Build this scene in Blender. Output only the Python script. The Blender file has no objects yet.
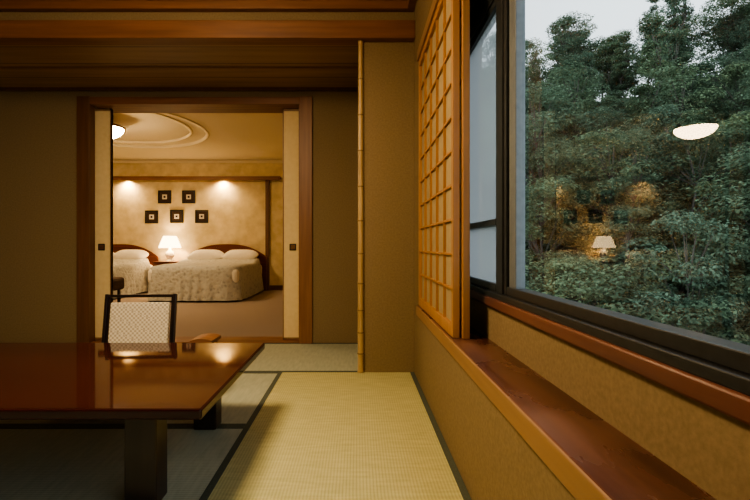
import bpy, bmesh, math, random
from mathutils import Vector, Matrix, Euler
random.seed(7)
S = bpy.context.scene
COL = S.collection

# ------------------------------------------------------------ materials
def new_mat(name):
    m = bpy.data.materials.new(name); m.use_nodes = True
    nt = m.node_tree; b = nt.nodes["Principled BSDF"]
    return m, nt, b
def node(nt, t, **kw):
    n = nt.nodes.new(t)
    for k, v in kw.items(): setattr(n, k, v)
    return n
def coords(nt, scale=(1,1,1), rot=(0,0,0)):
    tc = node(nt, 'ShaderNodeTexCoord'); mp = node(nt, 'ShaderNodeMapping')
    mp.inputs['Scale'].default_value = scale; mp.inputs['Rotation'].default_value = rot
    nt.links.new(tc.outputs['Object'], mp.inputs['Vector'])
    return mp.outputs['Vector']
def ramp(nt, fac, c1, c2, p1=0.3, p2=0.7):
    r = node(nt, 'ShaderNodeValToRGB')
    r.color_ramp.elements[0].position = p1; r.color_ramp.elements[1].position = p2
    r.color_ramp.elements[0].color = (*c1, 1); r.color_ramp.elements[1].color = (*c2, 1)
    nt.links.new(fac, r.inputs['Fac']); return r.outputs['Color']
def bump(nt, b, h, strength=0.2, dist=0.002):
    n = node(nt, 'ShaderNodeBump'); n.inputs['Strength'].default_value = strength
    n.inputs['Distance'].default_value = dist
    nt.links.new(h, n.inputs['Height']); nt.links.new(n.outputs['Normal'], b.inputs['Normal'])
def noise_mat(name, c1, c2, scale=(1,1,1), nscale=20, detail=4, rough=0.8, bs=0.15, bd=0.002, p1=.3, p2=.7, coat=0, metal=0, spec=.5):
    m, nt, b = new_mat(name)
    n = node(nt, 'ShaderNodeTexNoise'); n.inputs['Scale'].default_value = nscale; n.inputs['Detail'].default_value = detail
    nt.links.new(coords(nt, scale), n.inputs['Vector'])
    nt.links.new(ramp(nt, n.outputs['Fac'], c1, c2, p1, p2), b.inputs['Base Color'])
    b.inputs['Roughness'].default_value = rough; b.inputs['Metallic'].default_value = metal
    b.inputs['Coat Weight'].default_value = coat; b.inputs['Coat Roughness'].default_value = .05
    b.inputs['Specular IOR Level'].default_value = spec
    if bs: bump(nt, b, n.outputs['Fac'], bs, bd)
    return m
def wood(name, c1, c2, axis='x', rough=0.4, fine=30, coat=0.0, bs=.1):
    sc = {'x': (.06,1,1), 'y': (1,.06,1), 'z': (1,1,.06)}[axis]
    return noise_mat(name, c1, c2, sc, fine, 6, rough, bs, .001, .3, .72, coat)

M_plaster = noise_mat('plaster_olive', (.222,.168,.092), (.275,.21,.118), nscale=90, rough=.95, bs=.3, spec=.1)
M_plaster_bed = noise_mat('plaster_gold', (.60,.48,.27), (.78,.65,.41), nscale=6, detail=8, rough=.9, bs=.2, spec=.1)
M_cream = noise_mat('cream_ceiling', (.74,.64,.45), (.78,.68,.49), nscale=50, rough=.95, bs=.05, spec=.1)
M_wood_x = wood('cedar_x', (.17,.072,.031), (.27,.122,.053), 'x', .5)
M_wood_z = wood('cedar_z', (.19,.085,.037), (.29,.142,.062), 'z', .45)
M_wood_dark_z = wood('cedar_dark_z', (.11,.05,.024), (.17,.08,.038), 'z', .45)
M_wood_y = wood('sill_wood_y', (.085,.034,.023), (.18,.075,.05), 'y', .28, 22)
M_trim_y = wood('pale_trim_y', (.25,.145,.07), (.34,.20,.10), 'y', .5)
M_shoji_w = wood('shoji_wood', (.37,.185,.062), (.47,.25,.09), 'z', .45)
M_ceil = wood('ceiling_boards', (.18,.095,.04), (.26,.14,.06), 'x', .55, 14)
M_red = wood('headboard_wood', (.09,.02,.01), (.16,.04,.018), 'x', .3)
M_blackwood = wood('black_lacquer', (.010,.007,.006), (.02,.013,.010), 'z', .3)
M_tableleg = wood('table_leg', (.016,.009,.007), (.03,.016,.012), 'z', .3)
M_alu = noise_mat('dark_aluminium', (.03,.034,.037), (.042,.047,.05), nscale=40, rough=.35, bs=0, metal=.4)
M_alu2 = noise_mat('grey_aluminium', (.16,.19,.21), (.2,.23,.25), nscale=40, rough=.35, bs=0, metal=.3)
M_fusuma = noise_mat('fusuma_paper', (.82,.65,.34), (.87,.70,.39), nscale=30, rough=.85, bs=.05)
M_dark = noise_mat('dark_metal', (.01,.008,.006), (.02,.015,.01), nscale=30, rough=.35, bs=0)
M_bamboo = noise_mat('bamboo', (.42,.29,.13), (.54,.39,.19), (1,1,.15), 25, rough=.35, bs=.05)
M_bamboo_n = noise_mat('bamboo_node', (.20,.13,.05), (.28,.19,.08), nscale=25, rough=.5, bs=.05)
M_carpet = noise_mat('carpet', (.30,.24,.195), (.36,.295,.24), nscale=120, rough=1, bs=.4, bd=.004, spec=.05)
M_pillow = noise_mat('pillow_cotton', (.70,.65,.55), (.76,.71,.60), nscale=14, rough=.9, bs=.2, bd=.01)
M_uph = noise_mat('brown_upholstery', (.04,.022,.014), (.07,.04,.022), nscale=60, rough=.9, bs=.3)
M_bronze = noise_mat('bronze_rim', (.18,.09,.04), (.25,.13,.06), nscale=20, rough=.4, bs=0, metal=.6)
M_ceramic = noise_mat('cream_ceramic', (.75,.68,.55), (.8,.72,.6), nscale=12, rough=.25, bs=0)
M_earth = noise_mat('forest_floor', (.03,.045,.03), (.06,.08,.045), nscale=.8, rough=1, bs=.5, bd=.1, spec=.05)
M_bark = noise_mat('tree_bark', (.07,.066,.058), (.13,.12,.105), (1,1,.2), 12, rough=.95, bs=.5, bd=.02)

def spread():
    m, nt, b = new_mat('bedspread_cloth')
    v = node(nt, 'ShaderNodeTexVoronoi'); v.inputs['Scale'].default_value = 18
    n = node(nt, 'ShaderNodeTexNoise'); n.inputs['Scale'].default_value = 30; n.inputs['Detail'].default_value = 4
    nt.links.new(coords(nt), v.inputs['Vector']); nt.links.new(coords(nt), n.inputs['Vector'])
    a = node(nt, 'ShaderNodeMath', operation='ADD'); nt.links.new(v.outputs['Distance'], a.inputs[0]); nt.links.new(n.outputs['Fac'], a.inputs[1])
    nt.links.new(ramp(nt, a.outputs[0], (.32,.31,.275), (.46,.45,.40), .55, 1.2), b.inputs['Base Color'])
    b.inputs['Roughness'].default_value = .8; bump(nt, b, a.outputs[0], .6, .015); return m
M_spread = spread()

def ledge():
    m, nt, b = new_mat('ledge_wood')
    n = node(nt, 'ShaderNodeTexNoise'); n.inputs['Scale'].default_value = 16; n.inputs['Detail'].default_value = 6
    nt.links.new(coords(nt, (1,.06,1)), n.inputs['Vector'])
    n2 = node(nt, 'ShaderNodeTexNoise'); n2.inputs['Scale'].default_value = 5; n2.inputs['Detail'].default_value = 5
    nt.links.new(coords(nt, (1,.5,1)), n2.inputs['Vector'])
    a = ramp(nt, n.outputs['Fac'], (.045,.017,.012), (.14,.056,.034))
    mx = node(nt, 'ShaderNodeMix', data_type='RGBA'); mx.inputs['B'].default_value = (.25,.13,.08,1)
    fr_ = ramp(nt, n2.outputs['Fac'], (0,0,0), (.75,.75,.75), .42, .72)
    nt.links.new(fr_, mx.inputs['Factor']); nt.links.new(a, mx.inputs['A'])
    nt.links.new(mx.outputs['Result'], b.inputs['Base Color'])
    nt.links.new(ramp(nt, n2.outputs['Fac'], (.18,.18,.18), (.42,.42,.42)), b.inputs['Roughness'])
    bump(nt, b, n.outputs['Fac'], .12, .001); return m
M_ledge = ledge()

def planks(name, c1, c2, pitch=.28):
    m, nt, b = new_mat(name)
    n = node(nt, 'ShaderNodeTexNoise'); n.inputs['Scale'].default_value = 18; n.inputs['Detail'].default_value = 6
    nt.links.new(coords(nt, (.06,1,1)), n.inputs['Vector'])
    col = ramp(nt, n.outputs['Fac'], c1, c2)
    sx = node(nt, 'ShaderNodeSeparateXYZ'); nt.links.new(coords(nt), sx.inputs[0])
    d = node(nt, 'ShaderNodeMath', operation='DIVIDE'); d.inputs[1].default_value = pitch
    nt.links.new(sx.outputs['Y'], d.inputs[0])
    f = node(nt, 'ShaderNodeMath', operation='FRACT'); nt.links.new(d.outputs[0], f.inputs[0])
    g = node(nt, 'ShaderNodeMath', operation='GREATER_THAN'); g.inputs[1].default_value = .03
    nt.links.new(f.outputs[0], g.inputs[0])
    mx = node(nt, 'ShaderNodeMix', data_type='RGBA')
    nt.links.new(g.outputs[0], mx.inputs['Factor']); mx.inputs['A'].default_value = (.08,.04,.02,1)
    nt.links.new(col, mx.inputs['B']); nt.links.new(mx.outputs['Result'], b.inputs['Base Color'])
    b.inputs['Roughness'].default_value = .55
    bump(nt, b, g.outputs[0], .6, .006)
    return m
M_ceilplank = planks('ceiling_planks', (.24,.145,.08), (.36,.225,.125))

def tatami(name, c1, c2, along):
    m, nt, b = new_mat(name)
    w = node(nt, 'ShaderNodeTexWave', wave_type='BANDS', bands_direction='X' if along=='y' else 'Y')
    w.inputs['Scale'].default_value = 26; w.inputs['Distortion'].default_value = .4
    w.inputs['Detail'].default_value = 2
    nt.links.new(coords(nt), w.inputs['Vector'])
    n = node(nt, 'ShaderNodeTexNoise'); n.inputs['Scale'].default_value = 60; n.inputs['Detail'].default_value = 3
    nt.links.new(coords(nt, (.15,1,1) if along=='y' else (1,.15,1)), n.inputs['Vector'])
    a = node(nt, 'ShaderNodeMath', operation='MULTIPLY_ADD'); a.inputs[1].default_value = .35
    nt.links.new(w.outputs['Fac'], a.inputs[0]); nt.links.new(n.outputs['Fac'], a.inputs[2])
    nt.links.new(ramp(nt, a.outputs[0], c1, c2, .35, 1.0), b.inputs['Base Color'])
    b.inputs['Roughness'].default_value = .6; b.inputs['Specular IOR Level'].default_value = .35
    bump(nt, b, w.outputs['Fac'], .5, .0015)
    return m
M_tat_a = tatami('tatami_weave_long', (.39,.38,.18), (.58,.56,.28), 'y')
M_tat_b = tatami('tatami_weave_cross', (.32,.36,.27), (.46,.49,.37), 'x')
M_heri = noise_mat('tatami_border_cloth', (.055,.07,.05), (.09,.105,.075), nscale=150, rough=.8, bs=.2)

def lacquer():
    m, nt, b = new_mat('red_lacquer')
    n = node(nt, 'ShaderNodeTexNoise'); n.inputs['Scale'].default_value = 20; n.inputs['Detail'].default_value = 6
    nt.links.new(coords(nt, (.05,1,1)), n.inputs['Vector'])
    nt.links.new(ramp(nt, n.outputs['Fac'], (.028,.007,.006), (.045,.012,.009)), b.inputs['Base Color'])
    b.inputs['Roughness'].default_value = .05; b.inputs['IOR'].default_value = 1.46
    return m
M_lacq = lacquer()

def weave():
    m, nt, b = new_mat('woven_cream')
    ch = node(nt, 'ShaderNodeTexChecker'); ch.inputs['Scale'].default_value = 80
    nt.links.new(coords(nt), ch.inputs['Vector'])
    nt.links.new(ramp(nt, ch.outputs['Fac'], (.44,.39,.29), (.72,.66,.52), .2, .8), b.inputs['Base Color'])
    b.inputs['Roughness'].default_value = .8; bump(nt, b, ch.outputs['Fac'], .5, .003)
    return m
M_weave = weave()

def emis(name, col, st):
    m, nt, b = new_mat(name)
    n = node(nt, 'ShaderNodeTexNoise'); n.inputs['Scale'].default_value = 6
    nt.links.new(coords(nt), n.inputs['Vector'])
    nt.links.new(ramp(nt, n.outputs['Fac'], tuple(c*.93 for c in col), col), b.inputs['Emission Color'])
    b.inputs['Base Color'].default_value = (.8,.75,.65,1); b.inputs['Emission Strength'].default_value = st
    return m
M_dome = emis('opal_glass_lit', (1,.71,.39), 58)
M_shade = emis('lampshade_lit', (1,.72,.38), 6)
M_spot = emis('downlight_lens', (1,.75,.4), 12)
M_panel = emis('washi_panel_lit', (1,.70,.39), 15)

def paper():
    m, nt, b = new_mat('shoji_paper')
    nt.nodes.remove(b); out = nt.nodes['Material Output']
    d = node(nt, 'ShaderNodeBsdfDiffuse')
    t = node(nt, 'ShaderNodeBsdfTranslucent'); t.inputs[0].default_value = (.7,.62,.42,1)
    n = node(nt, 'ShaderNodeTexNoise'); n.inputs['Scale'].default_value = 40
    nt.links.new(ramp(nt, n.outputs['Fac'], (.44,.36,.22), (.52,.43,.27)), d.inputs[0])
    mx = node(nt, 'ShaderNodeMixShader'); mx.inputs[0].default_value = .3
    nt.links.new(d.outputs[0], mx.inputs[1]); nt.links.new(t.outputs[0], mx.inputs[2])
    nt.links.new(mx.outputs[0], out.inputs[0]); return m
M_paper = paper()
def glass(name, tint, f0, frost=0):
    m, nt, b = new_mat(name)
    nt.nodes.remove(b); out = nt.nodes['Material Output']
    t = node(nt, 'ShaderNodeBsdfTransparent'); t.inputs[0].default_value = (*tint, 1)
    g = node(nt, 'ShaderNodeBsdfGlossy'); g.inputs['Roughness'].default_value = .0
    lw = node(nt, 'ShaderNodeLayerWeight'); lw.inputs[0].default_value = .5
    pw = node(nt, 'ShaderNodeMath', operation='POWER'); pw.inputs[1].default_value = 5
    nt.links.new(lw.outputs['Facing'], pw.inputs[0])
    ma = node(nt, 'ShaderNodeMath', operation='MULTIPLY_ADD'); ma.inputs[1].default_value = 1-f0; ma.inputs[2].default_value = f0
    nt.links.new(pw.outputs[0], ma.inputs[0])
    mx = node(nt, 'ShaderNodeMixShader'); nt.links.new(ma.outputs[0], mx.inputs[0])
    src = t.outputs[0]
    if frost:
        tr = node(nt, 'ShaderNodeBsdfTranslucent'); tr.inputs[0].default_value = (.9,.95,1,1)
        m2 = node(nt, 'ShaderNodeMixShader'); m2.inputs[0].default_value = frost
        nt.links.new(src, m2.inputs[1]); nt.links.new(tr.outputs[0], m2.inputs[2]); src = m2.outputs[0]
    nt.links.new(src, mx.inputs[1])
    nt.links.new(g.outputs[0], mx.inputs[2]); nt.links.new(mx.outputs[0], out.inputs[0]); return m
M_glass = glass('window_glass', (.93,.96,.96), .058)
M_frost = glass('insect_screen_glass', (.7,.75,.78), .04, .4)

def leafmat(name, ca, cb, cc):
    m, nt, b = new_mat(name); nt.nodes.remove(b); out = nt.nodes['Material Output']
    oi = node(nt, 'ShaderNodeObjectInfo'); ge = node(nt, 'ShaderNodeNewGeometry')
    n = node(nt, 'ShaderNodeTexNoise'); n.inputs['Scale'].default_value = .3; n.inputs['Detail'].default_value = 3
    nt.links.new(ge.outputs['Position'], n.inputs['Vector'])
    c1 = ramp(nt, n.outputs['Fac'], ca, cb, .35, .65)
    mx = node(nt, 'ShaderNodeMix', data_type='RGBA'); nt.links.new(oi.outputs['Random'], mx.inputs['Factor'])
    nt.links.new(c1, mx.inputs['A']); mx.inputs['B'].default_value = (*cc, 1)
    hs = node(nt, 'ShaderNodeHueSaturation')
    mr = node(nt, 'ShaderNodeMapRange'); mr.inputs['To Min'].default_value = .6; mr.inputs['To Max'].default_value = 1.35
    nt.links.new(ge.outputs['Random Per Island'], mr.inputs['Value']); nt.links.new(mr.outputs[0], hs.inputs['Value'])
    nt.links.new(mx.outputs['Result'], hs.inputs['Color'])
    d = node(nt, 'ShaderNodeBsdfDiffuse'); t = node(nt, 'ShaderNodeBsdfTranslucent')
    nt.links.new(hs.outputs[0], d.inputs[0]); nt.links.new(hs.outputs[0], t.inputs[0])
    ms = node(nt, 'ShaderNodeMixShader'); ms.inputs[0].default_value = .4
    nt.links.new(d.outputs[0], ms.inputs[1]); nt.links.new(t.outputs[0], ms.inputs[2])
    nt.links.new(ms.outputs[0], out.inputs[0]); return m
M_leaf = leafmat('leaves', (.10,.155,.105), (.23,.30,.17), (.14,.21,.15))

# ------------------------------------------------------------ mesh builder
class Obj:
    def __init__(s, name, parent=None, loc=None):
        s.name = name; s.bm = bmesh.new(); s.mats = []; s.parent = parent; s.smooth = False
    def mi(s, m):
        if m not in s.mats: s.mats.append(m)
        return s.mats.index(m)
    def _tag(s, before, m):
        i = s.mi(m)
        for f in s.bm.faces:
            if f not in before: f.material_index = i
    def box(s, x0,x1,y0,y1,z0,z1, m, bev=0.0, mat=None):
        before = set(s.bm.faces)
        r = bmesh.ops.create_cube(s.bm, size=1)
        T = Matrix.Translation(((x0+x1)/2,(y0+y1)/2,(z0+z1)/2)) @ Matrix.Diagonal((x1-x0,y1-y0,z1-z0,1))
        if mat is not None: T = mat @ T
        bmesh.ops.transform(s.bm, matrix=T, verts=r['verts'])
        if bev > 0:
            es = {e for v in r['verts'] for e in v.link_edges}
            bmesh.ops.bevel(s.bm, geom=list(es), offset=bev, segments=2, profile=.5, affect='EDGES')
        s._tag(before, m); return s
    def pane(s, x, y0,y1,z0,z1, m):
        vs=[s.bm.verts.new(p) for p in ((x,y0,z0),(x,y1,z0),(x,y1,z1),(x,y0,z1))]
        f=s.bm.faces.new(vs); f.material_index=s.mi(m); return s
    def lathe(s, prof, c, m, seg=32, cap=True):
        i = s.mi(m); rings = []
        for r, z in prof:
            if r < 1e-5: rings.append([s.bm.verts.new((c[0],c[1],c[2]+z))])
            else: rings.append([s.bm.verts.new((c[0]+r*math.cos(2*math.pi*k/seg), c[1]+r*math.sin(2*math.pi*k/seg), c[2]+z)) for k in range(seg)])
        for a, b in zip(rings, rings[1:]):
            for k in range(seg):
                k2 = (k+1)%seg
                if len(a)==1 and len(b)==1: continue
                if len(a)==1: f = s.bm.faces.new((a[0],b[k],b[k2]))
                elif len(b)==1: f = s.bm.faces.new((a[k],b[0],a[k2]))
                else: f = s.bm.faces.new((a[k],b[k],b[k2],a[k2]))
                f.material_index = i; f.smooth = True
        return s
    def poly_extrude(s, pts, y0, y1, m):   # pts (x,z)
        i = s.mi(m)
        a = [s.bm.verts.new((x,y0,z)) for x,z in pts]; b = [s.bm.verts.new((x,y1,z)) for x,z in pts]
        n = len(pts); fs = [s.bm.faces.new(a), s.bm.faces.new(b[::-1])]
        for k in range(n): fs.append(s.bm.faces.new((a[k],b[k],b[(k+1)%n],a[(k+1)%n])))
        for f in fs: f.material_index = i
        return s
    def done(s, recalc=True):
        if recalc: bmesh.ops.recalc_face_normals(s.bm, faces=s.bm.faces)
        me = bpy.data.meshes.new(s.name); s.bm.to_mesh(me); s.bm.free()
        for m in s.mats: me.materials.append(m)
        o = bpy.data.objects.new(s.name, me); COL.objects.link(o)
        if s.parent: o.parent = s.parent
        return o
def empty(name):
    e = bpy.data.objects.new(name, None); COL.objects.link(e); e.empty_display_size = .1; return e
def light(name, kind, loc, power, col, parent=None, rot=(0,0,0), **kw):
    l = bpy.data.lights.new(name, kind); l.energy = power; l.color = col
    for k, v in kw.items(): setattr(l, k, v)
    o = bpy.data.objects.new(name, l); o.location = loc; o.rotation_euler = rot; COL.objects.link(o)
    if parent: o.parent = parent
    return o

XR, XW = .385, .56
YD1, YD2, YB = 3.0, 3.9, 8.6
XL, YN = -3.4, -2.6
XBL = -6.6
ZC, ZL, ZCB = 2.48, 2.23, 2.5

# ------------------------------------------------------------ shell
Obj('floor').box(XL-.1, XW+.1, YN-.1, YD2+.24, -.16, -.03, M_wood_x).done()
Obj('floor_bedroom').box(XBL-.1, .5, YD2+.12, YB+.1, -.12, .0, M_carpet).done()
Obj('ceiling').box(XL-.1, .8, YN-.1, YD1+.1, ZC, ZC+.08, M_ceilplank).done()
Obj('ceiling_alcove').box(XL-.1, .5, YD1+.05, YD2+.1, ZL, ZL+.06, M_ceilplank).done()
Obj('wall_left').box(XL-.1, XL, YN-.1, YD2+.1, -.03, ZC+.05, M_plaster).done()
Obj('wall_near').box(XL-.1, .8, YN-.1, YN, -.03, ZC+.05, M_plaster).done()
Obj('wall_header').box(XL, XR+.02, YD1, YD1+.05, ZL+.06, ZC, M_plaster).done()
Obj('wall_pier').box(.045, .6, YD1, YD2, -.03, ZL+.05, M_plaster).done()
w = Obj('wall_door')
w.box(XL, -2.44, YD2, YD2+.08, -.03, ZL, M_plaster)
w.box(-.395, .045, YD2, YD2+.08, -.03, ZL, M_plaster)
w.box(-2.44, -.395, YD2, YD2+.08, 2.155, ZL, M_plaster)
w.done()
w = Obj('wall_bedroom_near')
w.box(XBL-.1, -2.36, YD2+.15, YD2+.24, -.03, ZCB+.08, M_cream)
w.box(-.50, .5, YD2+.15, YD2+.24, -.03, ZCB+.08, M_cream)
w.box(-2.36, -.50, YD2+.15, YD2+.24, 2.15, ZCB+.08, M_cream)
w.box(XBL-.1, XL-.1, YD2+.1, YD2+.15, -.03, ZCB+.08, M_cream)
w.done()
Obj('wall_bedroom_back').box(XBL-.1, .5, YB, YB+.1, -.03, ZCB+.2, M_plaster_bed).done()
Obj('wall_bedroom_left').box(XBL-.1, XBL, YD2+.2, YB, -.03, ZCB+.2, M_plaster_bed).done()
Obj('wall_bedroom_right').box(.4, .5, YD2+.2, YB, -.03, ZCB+.2, M_cream).done()
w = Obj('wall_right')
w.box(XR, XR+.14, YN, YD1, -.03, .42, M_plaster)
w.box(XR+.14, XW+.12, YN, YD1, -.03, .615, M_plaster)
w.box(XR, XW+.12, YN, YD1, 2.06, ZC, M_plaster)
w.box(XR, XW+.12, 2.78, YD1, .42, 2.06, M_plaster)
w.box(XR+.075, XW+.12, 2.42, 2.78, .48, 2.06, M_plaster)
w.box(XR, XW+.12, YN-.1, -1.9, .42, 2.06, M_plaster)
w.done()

c = Obj('ceiling_bedroom')
cx, cy = -3.42, 6.2
seg = 64
def ringverts(bm, r, z): return [bm.verts.new((cx+r*math.cos(2*math.pi*k/seg), cy+r*math.sin(2*math.pi*k/seg), z)) for k in range(seg)]
i0 = c.mi(M_cream)
prof = [(1.27,ZCB),(1.25,ZCB+.03),(1.05,ZCB+.03),(1.03,ZCB+.055),(.0,ZCB+.055)]
R = [ringverts(c.bm, r, z) for r, z in prof[:-1]]
cen = c.bm.verts.new((cx,cy,ZCB+.055))
for a, b in zip(R, R[1:]):
    for k in range(seg): c.bm.faces.new((a[k],a[(k+1)%seg],b[(k+1)%seg],b[k]))
for k in range(seg): c.bm.faces.new((R[-1][k],R[-1][(k+1)%seg],cen))
x0,x1,y0,y1 = XBL-.1,.5,YD2+.2,YB+.05
out = []
for k in range(seg):
    a = 2*math.pi*k/seg; dx,dy = math.cos(a),math.sin(a)
    t = min([( (x1-cx)/dx if dx>1e-6 else (x0-cx)/dx if dx<-1e-6 else 1e9), ((y1-cy)/dy if dy>1e-6 else (y0-cy)/dy if dy<-1e-6 else 1e9)])
    out.append(c.bm.verts.new((cx+dx*t*1.1, cy+dy*t*1.1, ZCB)))
for k in range(seg): c.bm.faces.new((out[k],out[(k+1)%seg],R[0][(k+1)%seg],R[0][k]))
c.done()
Obj('roof_bedroom').box(XBL-.2, .6, YD2+.1, YB+.15, ZCB+.15, ZCB+.22, M_cream).done()
t = Obj('trim_coving')
for r, z in ((1.27, ZCB), (1.04, ZCB+.03)):
    prof=[(r-.02,0),(r-.02,-.010),(r+.01,-.014),(r+.025,-.006),(r+.025,0)]
    t.lathe(prof, (cx,cy,z), M_cream, 96)
t.done()

# ------------------------------------------------------------ trims / beams
Obj('beam_lintel').box(XL, XR, YD1-.06, YD1+.05, 2.225, 2.345, M_wood_x, .006).done()
Obj('trim_crown').box(XL, XR, YD1-.05, YD1, 2.425, ZC, M_wood_x, .004).done()
Obj('trim_crown_right').box(XR-.05, XR, YN, YD1-.05, 2.425, ZC, M_wood_x, .004).done()
t = Obj('trim_alcove')
t.box(XL, .045, YD2-.03, YD2, 2.205, 2.232, M_wood_dark_z)
t.box(XL, .045, 3.42, 3.445, ZL-.012, ZL, M_ceil)
t.done()
df = Obj('trim_doorway')
df.box(-2.44, -2.33, YD2-.03, YD2+.06, 0, 2.155, M_wood_dark_z, .004)
df.box(-.497, -.39, YD2-.03, YD2+.06, 0, 2.155, M_wood_z, .004)
df.box(-.508, -.497, YD2-.02, YD2+.085, 0, 2.10, M_wood_z)
df.box(-2.33, -.497, YD2-.025, YD2+.24, 2.085, 2.15, M_wood_x, .004)
df.box(-2.33, -.497, YD2+.0, YD2+.24, -.02, .008, M_wood_x, .002)
df.done()
def fusuma(name, xa, xb, hx):
    o = Obj(name)
    y = YD2+.092
    o.box(xa, xb, y, y+.028, .012, 2.08, M_fusuma)
    for a,b in ((xa,xa+.01),(xb-.01,xb)): o.box(a,b,y-.003,y+.031,.012,2.08,M_trim_y)
    o.box(xa,xb,y-.003,y+.031,.012,.03,M_trim_y); o.box(xa,xb,y-.003,y+.031,2.06,2.08,M_trim_y)
    o.box(hx-.03,hx+.03,y-.006,y,.81,.87,M_dark,.004); o.box(hx-.02,hx+.02,y-.009,y-.004,.82,.86,M_bronze,.002)
    return o.done()
fusuma('sliding_door', -3.1, -2.205, -2.29)
fusuma('sliding_door', -.665, .2, -.575)
b = Obj('bamboo_pole')
zs = [0,.13,.27,.42,.60,.80,1.02,1.25,1.49,1.73,1.97,2.225]
r=.021
for k in range(len(zs)-1):
    a, e = zs[k], zs[k+1]; rr = r-.0004*k
    b.lathe([(rr*1.02,a+.004),(rr*.94,a+.02),(rr*.92,(a+e)/2),(rr*.95,e-.02),(rr*1.02,e-.006)], (.024,YD1-.01,0), M_bamboo, 20)
    b.lathe([(rr*1.02,e-.006),(rr*1.14,e),(rr*1.02,e+.004)], (.024,YD1-.01,0), M_bamboo_n, 20)
b.done()

# ------------------------------------------------------------ tatami
def mat(x0,x1,y0,y1,along,m):
    o = Obj('tatami_mat'); bw=.028
    o.box(x0+.001,x1-.001,y0+.001,y1-.001,-.03,-.001,m)
    if along=='y':
        o.box(x0+.001,x0+bw,y0+.001,y1-.001,-.03,.001,M_heri); o.box(x1-bw,x1-.001,y0+.001,y1-.001,-.03,.001,M_heri)
    else:
        o.box(x0+.001,x1-.001,y0+.001,y0+bw,-.03,.001,M_heri); o.box(x0+.001,x1-.001,y1-bw,y1-.001,-.03,.001,M_heri)
    return o.done()
mat(-.53, XR, 1.2, 3.0, 'y', M_tat_a)
mat(-.53, XR, -.6, 1.2, 'y', M_tat_a)
mat(-.53, XR, -2.6, -.6, 'y', M_tat_a)
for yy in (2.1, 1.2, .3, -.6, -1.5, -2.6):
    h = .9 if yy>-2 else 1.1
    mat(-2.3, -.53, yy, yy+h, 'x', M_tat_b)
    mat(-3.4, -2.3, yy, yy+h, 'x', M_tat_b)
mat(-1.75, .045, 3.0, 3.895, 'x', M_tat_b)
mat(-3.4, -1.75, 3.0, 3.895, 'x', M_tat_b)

# ------------------------------------------------------------ window ledge, sill, window
l = Obj('window_ledge')
l.box(XR-.012, XR+.15, YN+.01, 2.78, .455, .48, M_ledge, .004)
l.box(XR-.016, XR+.03, YN+.01, 2.78, .42, .478, M_trim_y, .004)
l.done()
Obj('window_sill').box(XR+.125, XW+.02, YN+.01, 2.42, .615, .652, M_wood_y, .005).done()
Obj('trim_shoji_head').box(XR-.012, XR+.07, -1.9, 2.78, 2.0, 2.06, M_trim_y, .004).done()

wf = Obj('window_1')
def fr(y0,y1,z0,z1,t=.04,x0=XW-.03,x1=XW+.03,m=M_alu):
    wf.box(x0,x1,y0,y0+t,z0,z1,m,.003); wf.box(x0,x1,y1-t,y1,z0,z1,m,.003)
    wf.box(x0,x1,y0+t,y1-t,z0,z0+t,m,.003); wf.box(x0,x1,y0+t,y1-t,z1-t,z1,m,.003)
wf.box(XW-.045,XW+.09,-1.9,2.42,.652,.675,M_alu,.003)
wf.box(XW-.045,XW+.09,-1.9,2.42,1.93,2.06,M_alu,.003)
wf.box(XW-.045,XW+.09,2.36,2.42,.675,1.93,M_alu,.003)
wf.box(XW-.045,XW+.09,-1.9,-1.84,.675,1.93,M_alu,.003)
wf.box(XW-.035,XW+.03,1.61,1.67,.675,1.93,M_alu,.003)
fr(-1.84,1.61,.675,1.93,.03,XW-.03,XW+.015)
wf.box(XW-.022,XW+.012,1.51,1.575,.70,1.90,M_alu2,.003)
fr(1.67,2.36,.675,1.80,.03,XW-.03,XW+.0)
wf.box(XW-.03,XW+.0,1.70,2.33,.93,.955,M_alu,.002)
wf.box(XW-.035,XW+.03,1.67,2.36,1.80,1.93,M_alu,.002)
wf.pane(XW+.001,-1.82,1.52,.70,1.91,M_glass)
wf.pane(XW-.014,1.69,2.34,.70,1.78,M_frost)
wf.done()

def shoji(name, y0, y1, x):
    o = Obj(name); z0, z1 = .482, 1.998; st=.032; d=.028
    o.box(x,x+d,y0,y0+st,z0,z1,M_shoji_w,.002); o.box(x,x+d,y1-st,y1,z0,z1,M_shoji_w,.002)
    o.box(x,x+d,y0+st,y1-st,z0,z0+.05,M_shoji_w,.002); o.box(x,x+d,y0+st,y1-st,z1-.04,z1,M_shoji_w,.002)
    n=4
    for k in range(1,n+1):
        yy=y0+st+(y1-y0-2*st)*k/(n+1); o.box(x+.004,x+.016,yy-.005,yy+.005,z0+.05,z1-.04,M_shoji_w)
    nz=9
    for k in range(1,nz+1):
        zz=z0+.05+(z1-z0-.09)*k/(nz+1); o.box(x+.006,x+.016,y0+st,y1-st,zz-.005,zz+.005,M_shoji_w)
    o.box(x+.016,x+.018,y0+st,y1-st,z0+.05,z1-.04,M_paper)
    return o.done()
shoji('shoji_screen', 1.78, 2.77, XR-.002)
shoji('shoji_screen', 1.76, 2.74, XR+.034)

# ------------------------------------------------------------ low table
T = empty('low_table')
o = Obj('tabletop', T)
X0,X1,Y0,Y1 = -2.35,-.465,1.33,2.25
o.box(X0,X1,Y0,Y1,.328,.362,M_lacq,.007)
o.done()
o = Obj('apron', T)
for a in ((X0+.2,-.66,1.50,1.53),(X0+.2,-.66,2.09,2.12),(-.70,-.67,1.52,2.1),(X0+.23,X0+.26,1.52,2.1)):
    o.box(*a,.275,.33,M_tableleg,.003)
o.done()
for k,(lx,ly) in enumerate(((-.755,1.44),(-.755,2.05),(X0+.18,1.44),(X0+.18,2.05))):
    o = Obj('leg_%d'%(k+1), T)
    o.box(lx,lx+.105,ly,ly+.09,.001,.329,M_tableleg,.006); o.done()

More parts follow.
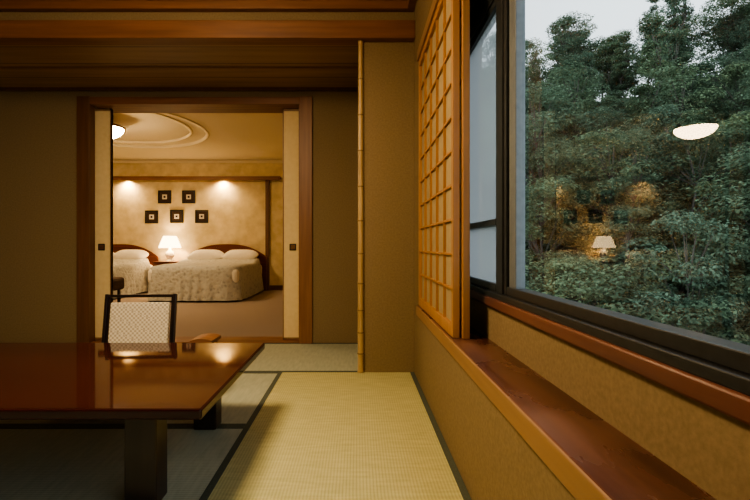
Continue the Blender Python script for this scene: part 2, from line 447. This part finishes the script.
# ------------------------------------------------------------ legless floor chair
C = empty('floor_chair')
cxm=-1.30; yb=2.62
rotm = Matrix.Translation((cxm,yb,.06)) @ Euler((math.radians(-9),0,math.radians(4))).to_matrix().to_4x4()
o = Obj('backrest', C)
def rb(a,b,c_,d,e,f,m,bev=.003): o.box(a,b,c_,d,e,f,m,bev,rotm)
rb(-.208,-.190,-.015,.015,-.04,.505,M_blackwood); rb(.190,.208,-.015,.015,-.04,.505,M_blackwood)
rb(-.193,.193,-.012,.012,.485,.502,M_blackwood); rb(-.193,.193,-.012,.012,.03,.05,M_blackwood)
for s_ in (-.184,.184): rb(s_-.004,s_+.004,-.008,.008,.05,.485,M_blackwood,0)
rb(-.172,.172,-.018,.012,.055,.455,M_weave,.008)
o.done()
o = Obj('seat', C)
o.box(cxm-.22,cxm+.22,2.22,2.66,.015,.045,M_blackwood,.008)
o.box(cxm-.20,cxm+.20,2.23,2.60,.045,.085,M_weave,.015)
o.box(cxm-.21,cxm-.18,2.24,2.64,.001,.016,M_blackwood); o.box(cxm+.18,cxm+.21,2.24,2.64,.001,.016,M_blackwood)
o.done()
# armrest
o = Obj('wooden_armrest')
pts=[]
for k in range(13):
    u=-1+2*k/12; pts.append((-.85+u*.06, .345-.012*u*u))
pts += [(-.79,.315),(-.85,.322),(-.91,.315)]
o.poly_extrude(pts, 2.42, 2.58, M_wood_x)
for lx in (-.90,-.82):
    o.box(lx,lx+.02,2.44,2.46,.02,.323,M_wood_z,.003); o.box(lx,lx+.02,2.54,2.56,.02,.323,M_wood_z,.003)
    o.box(lx-.005,lx+.025,2.42,2.58,.001,.022,M_wood_x,.003)
o.done()

# ------------------------------------------------------------ bedroom
o=Obj('trim_valance'); o.box(XBL,-1.46,YB-.16,YB,2.14,2.175,M_wood_x,.004); o.box(XBL,-1.46,YB-.16,YB-.14,2.10,2.16,M_wood_x,.003); o.done()
Obj('trim_post').box(-1.76,-1.69,YB-.06,YB,0,2.14,M_wood_dark_z,.004).done()
Obj('trim_cornice').box(XBL,.4,YB-.03,YB,ZCB-.05,ZCB,M_cream,.004).done()
Obj('baseboard_back').box(XBL,.4,YB-.02,YB,0,.09,M_wood_dark_z,.003).done()
for x in (-4.42,-2.58):
    e=empty('downlight')
    o=Obj('housing',e); o.lathe([(.0,.0),(.05,0),(.055,-.015),(.045,-.018),(.04,-.005)],(x,YB-.075,2.139),M_bronze,24); o.done()
    o=Obj('lens',e); o.lathe([(.0,-.008),(.038,-.008)],(x,YB-.075,2.139),M_spot,24); o.done()
    light('bulb','SPOT',(x,YB-.08,2.115),42,(1,.66,.31),e,(math.radians(6),0,0),spot_size=math.radians(155),spot_blend=1.0,shadow_soft_size=.03)
for (px,pz) in ((165,197),(189,197),(152,217),(177,216.5),(202,216.5)):
    s=YB/445.; X=(px-357)*s; Z=.85+(246-pz)*s; h=.125
    o=Obj('framed_picture')
    for a in ((X-h,X+h,Z-h,Z-h+.03),(X-h,X+h,Z+h-.03,Z+h),(X-h,X-h+.03,Z-h+.03,Z+h-.03),(X+h-.03,X+h,Z-h+.03,Z+h-.03)):
        o.box(a[0],a[1],YB-.03,YB-.002,a[2],a[3],M_dark,.003)
    o.box(X-h+.03,X+h-.03,YB-.015,YB-.004,Z-h+.03,Z+h-.03,M_uph)
    o.box(X-.045,X+.045,YB-.02,YB-.014,Z-.045,Z+.045,M_pillow)
    o.box(X-.02,X+.02,YB-.023,YB-.019,Z-.02,Z+.02,M_dark)
    o.done()

def bed(xa, xb):
    B = empty('bed'); xm=(xa+xb)/2; yf, yh = 6.70, YB-.11
    W=(xb-xa)/2
    o=Obj('base',B); o.box(xa+.05,xb-.05,yf+.05,yh,.001,.28,M_uph,.01); o.done()
    o=Obj('mattress',B); o.box(xa+.02,xb-.02,yf+.02,yh,.28,.50,M_pillow,.05); o.done()
    o=Obj('bedspread',B); i=o.mi(M_spread); bm=o.bm
    yh2=yh-.03; L=(yh2-yf)/2; ym=(yh2+yf)/2; N=260
    def rr(t, w, l):
        a=2*math.pi*t; n=8
        c_,s_=math.cos(a),math.sin(a); d=(abs(c_)**n+abs(s_)**n)**(-1/n)
        return c_*d*w, s_*d*l
    rings=[]
    prof=[(.0,.555),(.25,.555),(.5,.556),(.7,.557),(.8,.557),(.9,.555),(.965,.545),(1.0,.515),(1.012,.46),(1.02,.36),(1.03,.25),(1.045,.13),(1.055,.03)]
    for j,(f,zz) in enumerate(prof):
        if f==0: rings.append([bm.verts.new((xm,ym,zz))]); continue
        ring=[]
        for k in range(N):
            x,y=rr(k/N,W*f if f<=1 else W+ (f-1)*.8,L*f if f<=1 else L+(f-1)*.8)
            fold=max(0,(.5-zz))/.5
            wv=.016*fold*math.sin(k/N*2*math.pi*30+math.sin(k*.13)*1.5)
            ln=math.hypot(x,y); x+=x/ln*wv; y+=y/ln*wv
            y = min(y, L)
            z=zz
            if f<=1: z+= .008*math.sin(x*9+y*3)*math.sin(y*7)
            if y>L-.62 and f<.97:
                u=(y-(L-.62))/.62; z+=.075*math.sin(min(1,u*1.3)*math.pi/2)
            ring.append(bm.verts.new((xm+x,ym+y,z)))
        rings.append(ring)
    for a,b in zip(rings,rings[1:]):
        for k in range(N):
            k2=(k+1)%N
            f_=bm.faces.new((a[0],b[k],b[k2])) if len(a)==1 else bm.faces.new((a[k],b[k],b[k2],a[k2]))
            f_.smooth=True
    o.done()
    for k,px in enumerate((xm-.32,xm+.32)):
        o=Obj('pillow_%d'%(k+1),B); bm=o.bm; o.mi(M_pillow)
        bmesh.ops.create_uvsphere(bm,u_segments=32,v_segments=20,radius=1)
        for v in bm.verts:
            x,y,z=v.co
            sx=math.copysign(abs(x)**.55,x); sy=math.copysign(abs(y)**.6,y)
            edge=max(abs(sx),abs(sy)); zz=z*(1-.45*edge**3)
            v.co=Vector((sx*.33,sy*.2,zz*.11))
        M=Matrix.Translation((px,yh-.22,.66)) @ Euler((math.radians(18),0,random.uniform(-.06,.06))).to_matrix().to_4x4()
        bmesh.ops.transform(bm,matrix=M,verts=bm.verts)
        for f_ in bm.faces: f_.smooth=True
        o.done()
    o=Obj('headboard',B); pts=[(xa-.04,.0)]
    for k in range(25):
        u=-1+2*k/24; pts.append((xm+u*(W+.04), .62+.24*(1-abs(u)**2.6)))
    pts.append((xb+.04,.0))
    o.poly_extrude(pts, YB-.085, YB-.03, M_red)
    pts2=[]
    for k in range(25):
        u=-1+2*k/24; pts2.append((xm+u*(W+.05), .62+.24*(1-abs(u)**2.6)+.025))
    for k in range(24,-1,-1):
        u=-1+2*k/24; pts2.append((xm+u*(W+.05), .62+.24*(1-abs(u)**2.6)-.03))
    o.poly_extrude(pts2, YB-.105, YB-.085, M_red)
    o.done()
bed(-3.20,-1.78)
bed(-5.25,-3.85)
o=Obj('nightstand'); o.box(-3.72,-3.32,YB-.45,YB-.03,.06,.54,M_red,.008); o.box(-3.74,-3.30,YB-.47,YB-.03,.54,.565,M_red,.006)
o.box(-3.69,-3.35,YB-.465,YB-.45,.34,.51,M_red,.004); o.box(-3.69,-3.35,YB-.465,YB-.45,.12,.31,M_red,.004)
for zz in (.42,.21): o.box(-3.54,-3.50,YB-.48,YB-.465,zz,zz+.02,M_bronze,.003)
for a in (-3.70,-3.38):
    o.box(a,a+.04,YB-.44,YB-.40,.001,.06,M_red); o.box(a,a+.04,YB-.10,YB-.06,.001,.06,M_red)
o.done()
e=empty('table_lamp'); lc=(-3.51,YB-.25,.566)
o=Obj('base',e); o.lathe([(0,0),(.08,0),(.085,.012),(.05,.025),(.04,.04),(.075,.09),(.085,.13),(.06,.18),(.025,.21),(.018,.26),(.0,.26)],lc,M_ceramic,32); o.done()
o=Obj('shade',e); o.lathe([(.20,.25),(.19,.28),(.145,.40),(.115,.47)],lc,M_shade,40); o.done()
o=Obj('stem',e); o.lathe([(.0,.262),(.012,.262),(.012,.44),(.0,.44)],lc,M_bronze,16); o.done()
light('bulb','POINT',(lc[0]+.03,lc[1],lc[2]+.38),15,(1,.66,.32),e,shadow_soft_size=.03)
o=Obj('upholstered_stool'); o.box(-3.95,-3.38,6.1,6.5,.22,.40,M_uph,.04)
for a in (-3.9,-3.46):
    for b_ in (6.14,6.42): o.box(a,a+.035,b_,b_+.035,.001,.23,M_blackwood,.004)
o.done()
e=empty('ceiling_lamp'); dc=(-3.36,5.9,2.40)
o=Obj('opal_bowl',e); o.lathe([(0,-.125),(.07,-.12),(.14,-.10),(.20,-.06),(.235,-.02),(.245,.015)],dc,M_dome,40); o.done()
o=Obj('bronze_rim',e); o.lathe([(.245,.008),(.262,.012),(.264,.03),(.22,.05),(.12,.07),(.10,.153),(.0,.153)],dc,M_bronze,40); o.done()

e=empty('ceiling_light'); LX,LY=-.95,1.45; hw=.30
o=Obj('wood_frame',e)
for sx in (-1,1):
    for sy in (-1,1):
        o.box(LX+sx*hw-.012,LX+sx*hw+.012,LY+sy*hw-.012,LY+sy*hw+.012,2.20,ZC-.001,M_wood_dark_z,.002)
for zz in (2.20,2.44):
    for s_ in (-1,1):
        o.box(LX-hw,LX+hw,LY+s_*hw-.012,LY+s_*hw+.012,zz,zz+.022,M_wood_dark_z,.002)
        o.box(LX+s_*hw-.012,LX+s_*hw+.012,LY-hw,LY+hw,zz,zz+.022,M_wood_dark_z,.002)
o.done()
o=Obj('washi_panel',e); o.box(LX-hw+.01,LX+hw-.01,LY-hw+.01,LY+hw-.01,2.212,2.44,M_panel); o.done()
light('lamp','AREA',(LX,LY,2.19),26,(1,.72,.41),e,shape='SQUARE',size=.5)

# ------------------------------------------------------------ exterior: hillside forest
def dd(x,y): return .70*x+.71*y
def hz(x,y):
    d=dd(x,y)
    z=-7+.68*(d-14)
    if d>46: z=-7+.68*32+(d-46)*.05
    if d<12: z=-8.3
    return z+.8*math.sin(x*.27)*math.cos(y*.21)
o=Obj('hillside_ground'); i=o.mi(M_earth); bm=o.bm
nx,ny=46,50; G=[[None]*(ny+1) for _ in range(nx+1)]
for a in range(nx+1):
    for b_ in range(ny+1):
        x=1.5+a*1.5; y=-25+b_*2.0; G[a][b_]=bm.verts.new((x,y,hz(x,y)))
for a in range(nx):
    for b_ in range(ny): bm.faces.new((G[a][b_],G[a+1][b_],G[a+1][b_+1],G[a][b_+1])).smooth=True
o.done()

def tree_mesh(name, H, Rc, seed, conif=False, ncl=40, low=.32):
    rnd=random.Random(seed); V=[];F=[];MI=[]
    def limb(p,q,r0,r1,s=6):
        p=Vector(p);q=Vector(q);d=(q-p).normalized(); a=d.orthogonal().normalized(); b=d.cross(a)
        base=len(V)
        for c_,r_ in ((p,r0),(q,r1)):
            for k in range(s):
                t=2*math.pi*k/s; V.append(tuple(c_+a*(r_*math.cos(t))+b*(r_*math.sin(t))))
        for k in range(s):
            F.append((base+k,base+(k+1)%s,base+s+(k+1)%s,base+s+k)); MI.append(0)
    pts=[Vector((0,0,-1))]
    for k in range(1,6): pts.append(Vector((rnd.uniform(-.12,.12)*k,rnd.uniform(-.12,.12)*k,-1+(H*.9+1)*k/5)))
    for k in range(5): limb(pts[k],pts[k+1],.11*(1-k*.17),.11*(1-(k+1)*.17))
    for c_ in range(ncl):
        u=rnd.random()
        if conif:
            zc=H*(.15+.85*u); rad=Rc*(1-u)**.8*.9+.1; rr_=rad*rnd.uniform(.5,1)
        else:
            zc=H*(low+(.98-low)*u); rad=Rc*math.sqrt(max(.05,1-((u-.4)/.62)**2)); rr_=rad*rnd.uniform(.35,1)
        an=rnd.uniform(0,6.283); cc_=Vector((math.cos(an)*rr_,math.sin(an)*rr_,zc))
        k=min(4,max(0,int((zc-.6+1)/(H*.9+1)*5))); limb(pts[k],cc_,.025,.007,4)
        cr=rnd.uniform(.35,.7)*(Rc/1.7)
        for _ in range(230):
            v=Vector((rnd.gauss(0,1),rnd.gauss(0,1),rnd.gauss(0,1))).normalized()*cr*rnd.uniform(.55,1.0)**.6*rnd.choice((1,1,1.25))
            v.z*=.5
            p=cc_+v
            nrm=(Vector((v.x,v.y,v.z*2)).normalized()*.6+Vector((rnd.uniform(-.6,.6),rnd.uniform(-.6,.6),.9))).normalized()
            t=nrm.orthogonal().normalized(); t=Matrix.Rotation(rnd.uniform(0,6.283),3,nrm)@t; s_=nrm.cross(t)
            ll=rnd.uniform(.05,.095); ww=ll*.48
            base=len(V)
            V.extend([tuple(p-t*ll),tuple(p+s_*ww),tuple(p+t*ll),tuple(p-s_*ww)]); F.append((base,base+1,base+2,base+3)); MI.append(1)
    me=bpy.data.meshes.new(name); me.from_pydata(V,[],F)
    me.materials.append(M_bark); me.materials.append(M_leaf)
    me.polygons.foreach_set('material_index',MI); me.update(); return me
tm=[tree_mesh('tree_a',5.5,1.9,1),tree_mesh('tree_b',7.0,1.6,2),tree_mesh('tree_c',4.6,2.1,3),tree_mesh('tree_d',8.2,1.5,4,True),tree_mesh('tree_e',6.2,2.1,5),tree_mesh('tree_f',7.6,1.8,6)]
shrub=[tree_mesh('shrub_a',2.8,1.7,11,ncl=34,low=.1),tree_mesh('shrub_b',3.4,1.9,12,ncl=38,low=.1)]
FR=empty('hillside_forest')
n=0
def put(me,px,py,s_):
    global n
    o=bpy.data.objects.new('tree_%d'%n, me); COL.objects.link(o); o.parent=FR
    o.location=(px,py,hz(px,py)); o.scale=(s_,s_,s_*random.uniform(.85,1.2))
    o.rotation_euler=(random.uniform(-.08,.08),random.uniform(-.08,.08),random.uniform(0,6.28)); n+=1
y=-8.0
while y<60:
    x=3.0
    while x<60:
        px=x+random.uniform(-.9,.9); py=y+random.uniform(-.9,.9); d=dd(px,py)
        if 15<d<48 and .1<px/max(py,.1)<2.2:
            put(random.choice(tm),px,py,random.uniform(.7,1.25))
            if d<34: put(random.choice(shrub),px+1.2,py+random.uniform(-1,1),random.uniform(.8,1.2))
        x+=2.5
    y+=2.5
print('trees',n)

# ------------------------------------------------------------ world
W=bpy.data.worlds.new('World'); S.world=W; W.use_nodes=True; nt=W.node_tree
bg=nt.nodes['Background']; tc=nt.nodes.new('ShaderNodeTexCoord'); sp=nt.nodes.new('ShaderNodeSeparateXYZ')
nt.links.new(tc.outputs['Generated'],sp.inputs[0])
r=nt.nodes.new('ShaderNodeValToRGB'); r.color_ramp.elements[0].position=.0; r.color_ramp.elements[1].position=.9
r.color_ramp.elements[0].color=(.72,.79,.82,1); r.color_ramp.elements[1].color=(.79,.87,.93,1)
nt.links.new(sp.outputs['Z'],r.inputs[0]); nt.links.new(r.outputs[0],bg.inputs[0]); bg.inputs[1].default_value=1.6

S.view_settings.view_transform='AgX'
S.view_settings.look='AgX - Medium High Contrast'
S.view_settings.exposure=.55

# ------------------------------------------------------------ camera
cam=bpy.data.cameras.new('Camera'); co=bpy.data.objects.new('Camera',cam); COL.objects.link(co); S.camera=co
co.location=(0,0,.85); co.rotation_euler=(math.radians(90),0,0)
cam.sensor_width=36; cam.lens=445/750*36; cam.shift_x=18/750; cam.shift_y=-4/750
cam.clip_start=.02; cam.clip_end=300
